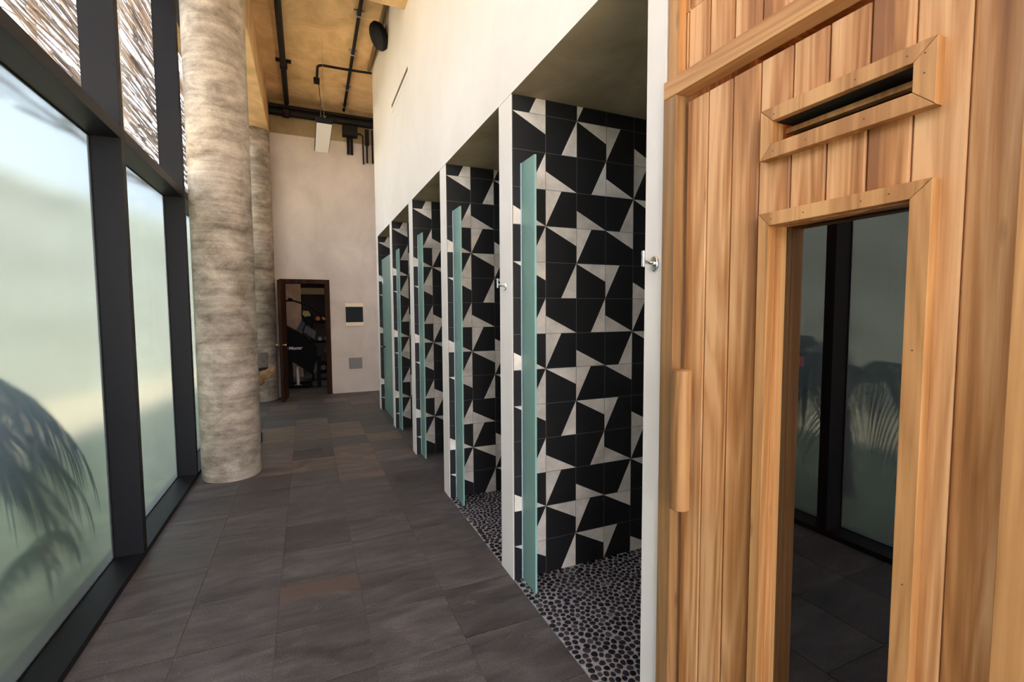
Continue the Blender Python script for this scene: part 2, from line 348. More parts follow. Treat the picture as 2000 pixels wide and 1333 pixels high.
PAT = {0: [0, 1, 0, 3, 2, 1, 3, 0], 1: [1, 0, 3, 0, 1, 2, 3, 1], 2: [2, 3, 2, 1, 0, 3, 2, 0], 3: [1, 2, 1, 2, 3, 0, 1, 3]}
def rowtype(k, i):
    key = {0: 0, 3: 3, 2: 2, 1: 1}[k % 4]                # k = lower row number: 12,8,4,0 -> 0; 11 -> 3; 10 -> 2; 9 -> 1
    return PAT[key][i % 8]
def tiles(mb, o, du, n, width, height, flip=False, z0=0.0):
    """o origin, du unit vector along wall, n outward normal."""
    o = Vector(o); du = Vector(du); n = Vector(n); S = .2; gp = .0013; up = Vector((0, 0, 1))
    i = 0
    while i*S < width-.001:
        k = 0
        while k*S < height-.001:
            u0, u1 = i*S+gp, min((i+1)*S, width)-gp; v0, v1 = k*S+gp, min((k+1)*S, height)-gp
            t = rowtype(k, i)
            def P(a, b): return (i*S+gp+(S-2*gp)*a, k*S+gp+(S-2*gp)*b)
            if t == 0: tri = [P(1, 1), P(0, 1), P(1, .5)]; rest = [P(0, 1), P(0, 0), P(1, 0), P(1, .5)]
            elif t == 1: tri = [P(1, 0), P(1, 1), P(.5, 0)]; rest = [P(1, 1), P(0, 1), P(0, 0), P(.5, 0)]
            elif t == 2: tri = [P(0, 0), P(1, 0), P(0, .5)]; rest = [P(1, 0), P(1, 1), P(0, 1), P(0, .5)]
            else: tri = [P(0, 1), P(0, 0), P(.5, 1)]; rest = [P(0, 0), P(1, 0), P(1, 1), P(.5, 1)]
            rv = random.random()
            for poly, mi in ((tri, 1), (rest, 0)):
                for lim, ax in ((u1, 0), (v1, 1)):       # clip to the wall edge
                    out = []
                    for a in range(len(poly)):
                        p, q2 = poly[a-1], poly[a]
                        pi, qi = p[ax] <= lim+1e-9, q2[ax] <= lim+1e-9
                        if pi != qi:
                            tt = (lim-p[ax])/(q2[ax]-p[ax]); out.append((p[0]+(q2[0]-p[0])*tt, p[1]+(q2[1]-p[1])*tt))
                        if qi: out.append(q2)
                    poly = out
                    if len(poly) < 3: break
                if len(poly) < 3: continue
                vs = [tuple(o+du*p[0]+up*(p[1]+z0)+n*.0) for p in poly]
                mb.add(vs, [list(range(len(vs)))], mi, rv)
            k += 1
        i += 1
XD = 2.45
names5 = ['first partition, between the two pebble floored shower stalls', 'second partition from the sauna', 'third partition from the sauna',
          'fourth partition from the sauna', 'last partition of the shower row, beside the far wall']
for j in range(5):
    w = MB(); w.box(XR, XD, YN[j], YF[j], -.1, ZT-.0005)
    po = struct(w.build('wall_partition', m_white, bevel=.003), 'cream plaster '+names5[j], 'wall')
    t = MB(); t.box(XR+.004, XD, YN[j]-.006, YN[j]-.0005, -.02, ZT-.001, mi=2)
    tiles(t, (XR+.004, YN[j]-.0078, 0), (1, 0, 0), (0, -1, 0), XD-XR-.004, ZT-.001)
    if j < 4:
        t.box(XR+.004, XD, YF[j]+.0005, YF[j]+.006, -.02, ZT-.001, mi=2)
        tiles(t, (XR+.004, YF[j]+.0078, 0), (1, 0, 0), (0, 1, 0), XD-XR-.004, ZT-.001)
    t.build('tile_facing', [m_tb, m_tw, m_tg], po, fix=False, rnd=True)
w = MB(); w.box(XR, XR+.25, 1.1735, 1.2645, -.1, ZT-.0005)
po = struct(w.build('wall_partition', m_white, bevel=.003), 'slim white plaster pier between the first shower and the sauna', 'wall')
w = MB(); w.box(XR+.25, XD, 1.19, 1.2645, -.1, ZT-.0005); w.build('inner_wall', m_white, po)
w = MB(); w.box(XD, XD+.12, 1.19, YF[4], -.1, ZT)
po = struct(w.build('wall_shower_rear', m_tg), 'rear tiled wall of the shower stalls', 'wall')
t = MB(); tiles(t, (XD-.002, 1.27, 0), (0, 1, 0), (-1, 0, 0), YF[4]-1.27, ZT-.001); t.build('tile_facing', [m_tb, m_tw, m_tg], po, fix=False, rnd=True)

# far wall with the gym doorway
wb = MB()
DX0, DX1, DZ = -.43, .405, 2.13
wb.box(-.51, DX0, YB, YB+.2, -.1, ZBM); wb.box(DX1, 3.0, YB, YB+.2, -.1, ZBM); wb.box(DX0, DX1, YB, YB+.2, DZ, ZBM)
wb.box(-1.3, -1.0, YB+.02, YB+.2, -.1, ZC)
struct(wb.build('wall_back', m_back), 'far grey brown polished cement wall with the doorway', 'wall')
struct(box_obj('wall_side_passage', (3.0, 3.15, YF[4]-.3, YB+.4, -.1, ZC), m_back), 'side wall of the passage beyond the showers', 'wall')
struct(box_obj('wall_behind', (-1.3, XR+.1, YS-.2, YS-.05, 3.4, ZC), m_white), 'wall above the open entrance behind the viewer', 'wall')
struct(box_obj('wall_garden_side', (-1.3, XG-.02, YS, YB+.2, 4.62, ZC), m_ceil), 'concrete upstand above the tall glazing', 'wall')

# ------------------------------------------------------------------ glazing on the left
ZS, ZTB, ZTT, ZTOP = .0355, 2.5588, 2.6311, 4.62
my = [1.9765+1.5506*k for k in range(-3, 5)]           # near faces of the mullions
MW = .066
for k, y in enumerate(my):
    m = MB(); m.box(XG-.02, XF, y, y+MW, 0, ZTOP)
    struct(m.build('trim_%d' % (k+1), m_frame, bevel=.002), ['charcoal mullion at the entrance end, behind the viewer', 'charcoal mullion behind the viewer', 'charcoal mullion level with the viewer', 'charcoal mullion level with the sauna, seen mirrored in the sauna door', 'widest looking charcoal mullion between the first two visible panes', 'charcoal mullion right beside the thick round column', 'charcoal mullion hidden behind the thick round column', 'charcoal mullion beside the far round column'][k], 'mullion')
for k in range(len(my)):
    ya = my[k]+MW; yb = my[k+1] if k+1 < len(my) else YB+.01
    if ya > YB-.1: break
    m = MB()
    m.box(XG-.02, XF, ya, yb, 0, ZS); m.box(XG-.02, XF, ya, yb, ZTB, ZTT); m.box(XG-.02, XF, ya, yb, ZTOP-.07, ZTOP)
    wo_ = struct(m.build('window_%d' % (k+1), m_frame, bevel=.0015), None, None)
    tag(wo_, ['window bay at the entrance end, behind the viewer', 'window bay behind the viewer', 'window bay beside the viewer', 'window bay with the palm behind its frosted lower pane', 'narrow looking window bay of plain pale green frosted glass', 'window bay mostly hidden behind the thick round column', 'window bay between the two round columns', 'last window bay at the far wall'][k], 'window')
    p = MB(); p.box(XG-.012, XG, ya-.001, yb+.001, ZS-.004, ZTB+.004, mi=1, faces={'r': 0}); p.build('frosted_pane', [m_frost, m_outer], wo_)
    p = MB(); p.box(XG-.010, XG-.002, ya-.001, yb+.001, ZTT-.004, ZTOP-.066); p.build('clear_pane', m_clear, wo_)
    p = MB()                                            # dark rubber gasket
    for (a, b2, c0, c1) in ((ya, ya+.006, ZS, ZTB), (yb-.006, yb, ZS, ZTB)): p.box(XG, XG+.006, a, b2, c0, c1)
    p.box(XG, XG+.006, ya, yb, ZS, ZS+.006); p.box(XG, XG+.006, ya, yb, ZTB-.006, ZTB)
    p.build('gasket', m_blackmetal, wo_)

# ------------------------------------------------------------------ outside: ground, hedge, reed screen, palms
m_ground, nt, b, _ = mat('dry_grass_ground')
L(nt, ramp(nt, [(.35, (.54, .44, .29)), (.65, (.66, .56, .39))], noise(nt, mapped(nt), .8, 4)), b.inputs['Base Color']); b.inputs['Roughness'].default_value = .9
struct(box_obj('ground', (-40, -1.31, -30, 30, -.4, -.06), m_ground), 'sunlit pale ground outside the glazing', 'ground')
m_lawn = simple('shaded_lawn', (.36, .38, .20), .9, var=.3, scale=5)
struct(box_obj('lawn', (-3.9, -1.315, -12, 20, -.0595, -.045), m_lawn), 'green lawn strip along the outside of the glazing', 'lawn')
struct(box_obj('ground', (-1.29, 5, -30, YS-.21, -.4, -.06), m_ground), 'pale paving outside the entrance', 'ground')
m_hedge = simple('hedge_leaves', (.50, .51, .41), .8, var=.05, scale=3)
h = MB(); random.seed(3)
ny, nz = 80, 14
for a in range(ny+1):
    for c2 in range(nz+1):
        y = -12+a*.4; z = -.1+c2*.30
        h.v.append((-6.6+random.uniform(-.08, .08)-(.5 if c2 == nz else 0), y+random.uniform(-.1, .1), z+random.uniform(-.06, .1)))
for a in range(ny):
    for c2 in range(nz):
        i = a*(nz+1)+c2; h.f.append([i, i+1, i+nz+2, i+nz+1]); h.m.append(0); h.r.append(0)
n = len(h.v)
h.box(-8.0, -6.9, -12, 20, -.1, 3.9)
tag(h.build('hedge', m_hedge, smooth=True), 'light green hedge seen blurred through the frosted windows', 'hedge')

random.seed(11)
m_reed = simple('dry_reed', (.46, .38, .35), .7, var=.5, scale=2.5)
rs = empty('reed_screen', (-1.62, 3, 2.5), 'woven screen of dry reeds hanging outside the upper clear panes', 'screen')
rd = MB()
z = 2.70
while z < 5.2:
    y = -3.0+random.uniform(0, .8)
    while y < 9.5:
        ln = random.uniform(.9, 2.4); rr = random.uniform(.004, .0115)
        if random.random() < .86:
            dz = random.gauss(0, .035); zz = z+random.gauss(0, .012); xx = random.uniform(-.10, .10); cvr = random.gauss(0, .02)
            rd.tube([(xx, y-3, zz-2.5-dz), (xx+random.uniform(-.02, .02), y-3+ln*.33, zz-2.5-dz*.3+cvr), (xx+random.uniform(-.02, .02), y-3+ln*.66, zz-2.5+dz*.3+cvr), (xx, y-3+ln, zz-2.5+dz)], [rr, rr, rr*.9, rr*.6], 6)
        y += ln*random.uniform(.75, 1.05)
    z += .0138
rd.build('reeds', m_reed, rs, smooth=True)
for yy in (-2.2, -.4, 1.4, 3.25, 4.6, 6.4, 8.2):
    q_ = MB(); q_.tube([(-.13, yy-3, -.1), (-.12, yy-2.97, 2.9)], .02, 8); q_.build('support_stick', m_reed, rs, smooth=True)

m_palm = simple('palm_leaf', (.012, .19, .12), .8, 0, .12, var=.35, scale=6)
m_palm2 = simple('palm_leaf_pale', (.06, .24, .20), .8, 0, .1, var=.3, scale=6)
m_trunk = simple('palm_trunk', (.16, .11, .07), .9, var=.3, bumpy=.6)
def frond(root, mt, p0, p1, p2, length_leaf, nleaf, rng, droop=.8):
    m = MB(); P0, P1, P2 = map(Vector, (p0, p1, p2)); pts = []
    for i in range(15):
        t = i/14; pts.append(P0*(1-t)**2+P1*2*t*(1-t)+P2*t*t)
    m.tube(pts, [.011*(1-.8*i/14)+.002 for i in range(15)], 6)
    for i in range(nleaf):
        t = .15+.85*i/nleaf; p = P0*(1-t)**2+P1*2*t*(1-t)+P2*t*t; d = ((P1-P0)*2*(1-t)+(P2-P1)*2*t).normalized()
        for sgn in (-1, 1):
            side = d.cross(Vector((0, 0, 1))).normalized()*sgn
            l = length_leaf*(.55+.45*math.sin(math.pi*min(1, t*.9+.1)))*rng.uniform(.8, 1.15)
            a = p; v1 = (side*.55+d*.7+Vector((0, 0, .1))).normalized(); segs = 5; w = .011; prev = None; n0 = len(m.v)
            wd = d.cross(side).normalized()
            for s2 in range(segs+1):
                q = s2/segs; pos = a+v1*l*q*(1-.45*q*droop)+Vector((0, 0, -1))*l*q*q*droop*.85
                ww = w*math.sin(math.pi*(.12+.86*q)); off = d*ww
                m.v.append(tuple(pos-off)); m.v.append(tuple(pos+wd*ww*.5)); m.v.append(tuple(pos+off))
            for s2 in range(segs):
                for c3 in (0, 1):
                    i0 = n0+s2*3+c3; m.f.append([i0, i0+1, i0+4, i0+3]); m.m.append(0); m.r.append(0)
    m.build('frond', mt, root, smooth=False, fix=False)
rng = random.Random(5)
pl = empty('palm_plant', (-2.135, 2.47, -.06), 'dark green palm with drooping fronds just outside the first frosted pane', 'palm')
q_ = MB(); q_.tube([(0, 0, 0), (.02, .02, .35), (0, .05, .75)], [.09, .07, .06], 12); q_.build('trunk', m_trunk, pl, smooth=True)
for (e, cpt, ll) in [((.80, .96, .58), (.45, .45, 1.65), .62), ((.78, .55, .75), (.45, .2, 1.7), .65), ((.72, .80, .45), (.5, .35, 1.55), .6), ((.62, .2, .78), (.3, .1, 1.7), .62), ((.70, 1.02, .35), (.5, .6, 1.35), .5),
                     ((.72, -.2, .6), (.3, -.1, 1.6), .62), ((.5, -.7, .5), (.2, -.3, 1.6), .6), ((-.5, .6, .6), (-.2, .3, 1.6), .55), ((-.6, -.3, .6), (-.2, -.1, 1.6), .55), ((.1, .95, .7), (0, .5, 1.7), .6), ((.82, .75, .95), (.5, .3, 1.85), .66), ((.80, 1.0, .80), (.4, .5, 1.85), .68), ((.78, .3, 1.0), (.4, .1, 1.85), .66), ((.6, .9, .9), (.2, .4, 1.8), .7), ((.80, -.1, .9), (.4, 0, 1.8), .66)]:
    frond(pl, m_palm, (0, .05, .72), cpt, e, ll, 26, rng)
pl2 = empty('palm_plant', (-1.77, 3.0, -.06), 'small low palm seedling at the foot of the first frosted pane', 'palm')
for (e, cpt, ll) in [((.44, .34, .30), (.3, .25, .6), .26), ((.42, .12, .26), (.3, .1, .6), .26), ((.3, -.4, .3), (.1, -.2, .55), .26), ((-.2, .3, .3), (-.1, .2, .5), .25)]:
    frond(pl2, m_palm, (0, 0, 0), cpt, e, ll, 18, rng)
pl3 = empty('palm_plant', (-2.9, .0, -.06), 'pale bushy palm further out beyond the glass', 'palm')
for k in range(9):
    a = k*math.tau/9+.2; frond(pl3, m_palm2, (0, 0, .1), (.35*math.cos(a), .35*math.sin(a), 1.35), (.95*math.cos(a), .95*math.sin(a), .75), .5, 20, rng)

# ------------------------------------------------------------------ shower pebble floors
m_peb, nt, b, _ = mat('river_pebble'); at = N(nt, 'Attribute', attribute_name='rnd', attribute_type='GEOMETRY')
L(nt, ramp(nt, [(0, (.006, .006, .010)), (.45, (.020, .018, .026)), (.75, (.045, .038, .045)), (.92, (.085, .07, .065)), (1, (.15, .13, .12))], at.outputs['Fac']), b.inputs['Base Color'])
b.inputs['Roughness'].default_value = .27
base_ico = []
bm = bmesh.new(); bmesh.ops.create_icosphere(bm, subdivisions=2, radius=1)
iv = [v.co.copy() for v in bm.verts]; ifc = [[v.index for v in f.verts] for f in bm.faces if max(v.co.z for v in f.verts) > -.05]; bm.free()
def pebbles(x0, x1, y0, y1, lab, seed):
    rg = random.Random(seed); cell = .034; occ = {}; pts = []
    tries = int((x1-x0)*(y1-y0)/(.030**2)*45)
    for _ in range(tries):
        x, y = rg.uniform(x0+.012, x1-.012), rg.uniform(y0+.012, y1-.012); gx, gy = int(x/cell), int(y/cell); ok = True
        for a in (-1, 0, 1):
            for c in (-1, 0, 1):
                for (px, py) in occ.get((gx+a, gy+c), ()):
                    if (px-x)**2+(py-y)**2 < .0265**2: ok = False; break
                if not ok: break
            if not ok: break
        if ok: occ.setdefault((gx, gy), []).append((x, y)); pts.append((x, y))
    m = MB(); K = 14
    for (x, y) in pts:
        gx, gy = int(x/cell), int(y/cell); nb = []
        for a in (-2, -1, 0, 1, 2):
            for c in (-2, -1, 0, 1, 2):
                for (px, py) in occ.get((gx+a, gy+c), ()):
                    d = math.hypot(px-x, py-y)
                    if 1e-6 < d < .075: nb.append((d, (px-x)/d, (py-y)/d))
        gap = rg.uniform(.0026, .0050); rr = []
        for k in range(K):
            ct, st_ = math.cos(math.tau*k/K), math.sin(math.tau*k/K); r = .0225
            for (d, ux, uy) in nb:
                q = ct*ux+st_*uy
                if q > .15: r = min(r, d/2/q)
            rr.append(max(.006, min(r, .0225)-gap))
        for _ in range(2): rr = [(rr[k-1]+2*rr[k]+rr[(k+1) % K])/4 for k in range(K)]
        h = rg.uniform(.0022, .0045); vs = []
        for (f, zz) in ((1.0, -.001), (.94, h*.45), (.72, h*.85), (.38, h)):
            vs += [(x+rr[k]*f*math.cos(math.tau*k/K), y+rr[k]*f*math.sin(math.tau*k/K), zz) for k in range(K)]
        vs.append((x, y, h*1.02)); fs = []
        for a in range(3):
            for k in range(K): fs.append([a*K+k, a*K+(k+1) % K, (a+1)*K+(k+1) % K, (a+1)*K+k])
        for k in range(K): fs.append([3*K+k, 3*K+(k+1) % K, 4*K])
        m.add(vs, fs, 0, min(1, max(0, rg.gauss(.42, .26))))
    o = m.build('pebble_floor', m_peb, smooth=True, fix=False, rnd=True); tag(o, lab, 'pebbles', kind='stuff')
    return o
struct(box_obj('floor_shower', (XR+.004, XD, 1.2645, YN[0]-.001, -.1, -.0005), m_sgrout), 'grey grout bed of the first shower stall', 'floor')
struct(box_obj('floor_shower', (XR+.004, XD, YF[0]+.001, YN[1]-.001, -.1, -.0005), m_sgrout), 'grey grout bed of the second shower stall', 'floor')
pebbles(XR+.006, XD-.004, 1.27, YN[0]-.004, 'dark river pebbles set in grey grout on the first shower floor', 1)
pebbles(XR+.006, XD-.004, YF[0]+.004, YN[1]-.004, 'dark river pebbles on the second shower floor', 2)

# ------------------------------------------------------------------ glass screens of the showers
scr_lab = ['frosted green glass screen strip at the first shower nearest the sauna', 'frosted green glass strip at the second pebble floored shower', 'frosted green glass strip at the third shower from the sauna', 'frosted green glass strip at the fourth shower from the sauna']
for j in range(4):
    ln = [.165, .19, .19, .175][j]
    e = empty('shower_screen', (1.092, YN[j]-.008, 0), scr_lab[j], 'glass screen', 'glass strips at the shower openings')
    m = MB(); m.box(-.006, .006, -ln, -.0, .004, 2.325, mi=0, faces={'f': 1, 't': 1}); m.build('glass', [m_green, m_gedge], e, bevel=.001)
    m = MB(); m.box(-.009, .009, -.006, .007, .004, 2.325); m.build('wall_channel', simple('clear_silicone', (.55, .62, .75), .25), e)
e = empty('shower_door', (1.092, YN[4]-.01, 0), 'wide frosted green glass door closing the last shower stall', 'glass door')
m = MB(); m.box(-.006, .006, -1.05, 0, .012, 2.33, faces={'f': 1}); m.build('glass', [m_green, m_gedge], e, bevel=.001)
m = MB(); m.tube([(-.006, -.19, 1.0), (-.045, -.19, 1.0)], .011, 12); m.tube([(-.045, -.19, 1.0), (-.05, -.19, 1.0)], .016, 12); m.build('knob', m_blackmetal, e, smooth=True)
for z in (.3, 2.0):
    m = MB(); m.box(-.012, .012, -.05, .006, z-.04, z+.04); m.build('hinge', m_chrome, e, bevel=.002)

def robe_hook(y, z, lab):
    e = empty('robe_hook', (XR, y, z), lab, 'hook', 'chrome robe hooks on the shower piers')
    m = MB(); n = 28
    def ring(x, r, zr=1.25): return [(x, r*math.cos(2*math.pi*k/n)*(1 if abs(math.cos(2*math.pi*k/n)) < .8 else .96), zr*r*math.sin(2*math.pi*k/n)) for k in range(n)]
    rings = [ring(-.0005, .020), ring(-.006, .020), ring(-.009, .0175)]
    vs = [v for r in rings for v in r]; fs = []
    for a in range(2):
        for k in range(n): fs.append([a*n+k, a*n+(k+1) % n, (a+1)*n+(k+1) % n, (a+1)*n+k])
    fs.append(list(range(n))[::-1]); fs.append([2*n+k for k in range(n)])
    m.add(vs, fs); m.build('rosette', m_chrome, e, smooth=True)
    m = MB(); m.tube([(-.008, 0, 0), (-.022, 0, -.001), (-.045, 0, .008)], [.008, .0055, .0055], 14); m.build('stem', m_chrome, e, smooth=True)
    m = MB(); m.box(-.052, -.045, -.0055, .0055, -.012, .040); m.build('end_bar', m_chrome, e, bevel=.002)
robe_hook(1.212, 1.677, 'chrome robe hook on the slim white pier beside the sauna')
robe_hook(2.455, 1.670, 'smaller looking chrome robe hook on the pier between the first two showers')

# ------------------------------------------------------------------ sauna cabin
random.seed(21)
sa = empty('sauna_cabin', (0, 0, 0), 'honey coloured cedar sauna cabin with slim dark glass door', 'sauna')
SY0, SY1 = -1.3, 1.1705
XB = XR+.020                                            # face of the boards
seams = [1.104, 1.024, .941, .857, .772, .689, .607, .529, .446, .366]
def boards(mb, ya, yb, z0, z1, x=XB, th=.018, grv=.0022, rv=None, ca=.0035, cb=.0035):
    r = random.random() if rv is None else rv
    y0, y1 = min(ya, yb)+(grv/2 if ca > .001 else 0), max(ya, yb)-(grv/2 if cb > .001 else 0)
    vs = [(x+ca, y0, z0), (x, y0+ca, z0), (x, y1-cb, z0), (x+cb, y1, z0), (x+th, y1, z0), (x+th, y0, z0)]
    n = len(vs); top = [(a, b3, z1) for a, b3, _ in vs]
    mb.add(vs+top, [list(range(n))[::-1], [n+k for k in range(n)]]+[[k, (k+1) % n, n+(k+1) % n, n+k] for k in range(n)], 0, r)
# cabin carcass behind the boards: side walls, roof, dark lining
m = MB()
m.box(XB+.02, 2.6, SY1-.03, SY1+.014, 0, 3.6); m.box(XB+.02, 2.6, SY0, SY0+.03, 0, 3.6); m.box(XB+.02, 2.6, SY0, SY1, 2.35, 2.40)
m.build('carcass', m_wood_z, sa, rnd=True)
m = MB()
for k in range(1, 31): boards(m, SY1+.01-.082*k, SY1+.01-.082*(k-1), 2.400, ZC-.002, x=XB-.001)
yy = [1.115]+seams
m2 = MB()
for k in range(len(yy)-1): boards(m2, yy[k+1], yy[k], 2.20, 2.405)
m2.build('upper_board_row', m_wood_z, sa, rnd=True)
m.build('upper_boards', m_wood_z, sa, rnd=True)
# front boards beyond the door, toward the viewer
m = MB(); y = .366-.082
while y > SY0: boards(m, y, y+.082, 0, 2.4, x=XR); y -= .082
m.build('front_boards', m_wood_z, sa, rnd=True)
# door frame trims
m = MB(); m.box(XR-.012, XB+.02, 1.1165, 1.1705, 0, 2.165, rnd=.2); m.build('door_trim', m_wood_old, sa, bevel=.0015, rnd=True)
m = MB(); m.box(XR-.012, XB+.02, .335, 1.1705, 2.166, 2.219, rnd=.3); m.build('head_trim', m_wood_y, sa, bevel=.0015, rnd=True)
m = MB(); m.box(XR+.004, XB+.02, 1.152, 1.1705, 2.2195, ZC-.002, rnd=.1); m.box(XR-.006, XB+.02, 1.116, 1.151, 2.2195, ZC-.002, rnd=.75); m.build('corner_trim', m_wood_t, sa, bevel=.001, rnd=True)
m = MB(); m.box(XR-.016, XB+.02, .30, .3655, 0, 2.165, rnd=.6); m.build('door_trim', m_wood_t, sa, bevel=.0015, rnd=True)
# dark interior
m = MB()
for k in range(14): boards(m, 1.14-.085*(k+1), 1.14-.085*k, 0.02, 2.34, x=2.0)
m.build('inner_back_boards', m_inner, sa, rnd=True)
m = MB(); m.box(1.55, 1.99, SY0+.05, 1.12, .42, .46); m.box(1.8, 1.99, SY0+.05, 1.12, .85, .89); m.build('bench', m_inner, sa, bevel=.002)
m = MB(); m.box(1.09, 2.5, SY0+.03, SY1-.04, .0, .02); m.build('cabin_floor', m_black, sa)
# the door
dr = MB()
WY0, WY1, WZ1, WZ0 = .516, .806, 1.730, .16            # glazed opening
VY0, VY1, VZ0, VZ1 = .520, .804, 1.923, 1.976          # vent opening
for k in range(len(seams)-1):
    ya, yb = seams[k+1], seams[k]
    rv = random.random()
    zsegs = [(.02, 2.140)]
    if yb > WY0+.001 and ya < WY1-.001:
        pass
    def cut(y0, y1):
        inW = y1 > WY0+1e-4 and y0 < WY1-1e-4 and (y0+y1)/2 > WY0 and (y0+y1)/2 < WY1
        return inW
    cutsY = sorted({ya, yb}|{v for v in (WY0, WY1) if ya < v < yb})
    for a, c in zip(cutsY[:-1], cutsY[1:]):
        if c-a < .004: continue
        if cut(a, c):
            boards(dr, a, c, .02, WZ0, rv=rv, ca=.0035 if a == ya else 1e-4, cb=.0035 if c == yb else 1e-4)
            boards(dr, a, c, WZ1, VZ0, rv=rv, ca=.0035 if a == ya else 1e-4, cb=.0035 if c == yb else 1e-4)
            boards(dr, a, c, VZ1, 2.140, rv=rv, ca=.0035 if a == ya else 1e-4, cb=.0035 if c == yb else 1e-4)
        else: boards(dr, a, c, .02, 2.140, rv=rv, ca=.0035 if a == ya else 1e-4, cb=.0035 if c == yb else 1e-4)
door = dr.build('door', m_wood_z, sa, rnd=True)
door['label'] = 'tongue and groove board door with a vent slot above the glass'
def frame_piece(mb, y0, y1, z0, z1, iy0, iy1, iz0, iz1, x0, x1, bottom=True):
    """mitred frame: outer y0..y1,z0..z1 ; inner opening"""
    def quad(a, b3, c3, d3, r):
        f = [(x0, *p) for p in (a, b3, c3, d3)]; bk = [(x1, *p) for p in (a, b3, c3, d3)]
        mb.add(f+bk, [[0, 1, 2, 3], [7, 6, 5, 4], [0, 4, 5, 1], [1, 5, 6, 2], [2, 6, 7, 3], [3, 7, 4, 0]], 0, r)
    e = .0004
    quad((y0+e, z1), (y1-e, z1), (iy1-e, iz1), (iy0+e, iz1), .35)
    if bottom: quad((y0+e, z0), (iy0+e, iz0), (iy1-e, iz0), (y1-e, z0), .45)
    quad((y0, z0+e), (y0, z1-e), (iy0, iz1-e), (iy0, iz0+e), .6)
    quad((y1, z0+e), (iy1, iz0+e), (iy1, iz1-e), (y1, z1-e), .5)
m = MB(); frame_piece(m, .4815, .8345, .125, 1.7615, WY0, WY1, WZ0, WZ1, XR-.004, XB+.001); m.build('window_frame', m_wood_t, door, bevel=.0012, rnd=True)
m = MB(); X2 = XR+.040
m.box(XB+.0012, X2, WY0, WY0+.0015, WZ0, WZ1, rnd=.3); m.box(XB+.0012, X2, WY1-.0015, WY1, WZ0, WZ1, rnd=.5); m.box(XB+.0012, X2, WY0+.0015, WY1-.0015, WZ1-.0015, WZ1, rnd=.4)
m.build('window_reveal', m_wood_z, door, rnd=True)
m = MB()
m.box(X2, XR+.075, WY0-.03, WY0+.001, WZ0, WZ1, rnd=.3); m.box(X2, XR+.075, WY1-.001, WY1+.03, WZ0, WZ1, rnd=.2); m.box(XB+.019, XR+.075, WY0-.03, WY1+.03, WZ1, WZ1+.03, rnd=.4); m.box(XB+.019, XR+.075, WY0-.03, WY1+.03, WZ0-.03, WZ0, rnd=.4)
m.build('glazing_bead', m_wood_t, door, rnd=True)
m = MB(); m.box(XR+.060, XR+.066, WY0-.002, WY1+.002, WZ0-.002, WZ1+.002); m.build('glass', m_tint, door)
m = MB(); frame_piece(m, .4835, .8355, 1.889, 2.0085, VY0, VY1, VZ0, VZ1, XR-.004, XB+.001); m.build('vent_frame', m_wood_t, door, bevel=.0012, rnd=True)
m = MB(); m.box(XB+.024, XB+.045, VY0, VY1, 1.952, 1.964, rnd=.3); m.build('vent_slat', m_wood_t, door, rnd=True)
m = MB(); m.box(XB+.07, XB+.075, VY0-.01, VY1+.01, VZ0-.02, VZ1+.02); m.box(XB-.006, XB+.07, VY0-.001, VY1+.001, VZ1-.0015, VZ1+.01); m.box(XB+.002, XB+.07, VY0-.001, VY1+.001, VZ0-.01, VZ0+.001); m.build('vent_shade_liner', m_black, door)  # black lining stands in for the shade inside the vent opening
m = MB(); m.tube([(.995, 1.048, .940), (.995, 1.048, .942), (.995, 1.048, 1.352), (.995, 1.048, 1.354)], [.025, .0275, .0275, .025], 28, rnd=.7); m.build('handle', m_wood_h, door, smooth=True, rnd=True)
for z in (1.02, 1.28):
    m = MB(); m.tube([(.998, 1.060, z), (XB+.004, 1.078, z)], .008, 12); m.build('handle_post', m_wood_old, door, smooth=True)
scm = simple('screw_head', (.10, .05, .02), .5)
for (y, z) in [(.55, 1.747), (.60, 1.744), (.72, 1.745), (.80, 1.745), (.500, 1.45), (.498, 1.0), (.498, .7), (.53, 1.992), (.62, 1.99), (.80, 1.99), (.502, 1.985), (.502, 1.95), (.6, 1.905), (.72, 1.905), (.80, 1.905)]:
    m = MB(); m.tube([(XR-.0048, y, z), (XR-.003, y, z)], .0015, 8); m.build('screw', scm, door)
# thermometer panel with a red light inside
tp = empty('control_panel', (1.99, 0, 0), 'small dark control panel with a red light inside the sauna', 'control panel')
m_led = bpy.data.materials.new('red_led'); m_led.use_nodes = True; bs = m_led.node_tree.nodes['Principled BSDF']; bs.inputs['Emission Color'].default_value = (1, .03, .02, 1); bs.inputs['Emission Strength'].default_value = 3
tp.location = (1.62, 1.139, 0)
m = MB(); m.box(-.05, .05, -.02, 0, 1.24, 1.375); m.build('housing', m_black, tp, bevel=.003)
m = MB(); m.box(-.016, .002, -.0235, -.02, 1.325, 1.36); m.build('led', m_led, tp)

# ------------------------------------------------------------------ pendant light, speaker, pipes
pd = empty('pendant_light', (.3, 7.62, 4.08), 'long slim pendant light with white underside hanging near the far wall', 'ceiling light')
m = MB(); m.box(-.105, .105, -.62, .62, .004, .085); m.build('housing', m_blackmetal, pd, bevel=.004)
m = MB(); m.box(-.097, .097, -.612, .612, -.001, .005); m.build('diffuser', m_white_panel, pd)
for yy in (-.56, .56):
    m = MB(); m.tube([(0, yy, .084), (0, yy, ZC-4.08)], .0022, 6); m.build('suspension_wire', m_steel, pd)
m = MB(); m.tube([(.0, .50, .085), (-.01, .56, .4), (.005, .60, .8), (-.02, .62, 1.10)], .005, 8); m.build('power_cable', m_blackmetal, pd, smooth=True)
m = MB(); m.tube([(0, -.60, .085), (.02, -.60, .11), (.03, -.56, .085)], .005, 6); m.build('clip', m_chrome, pd)

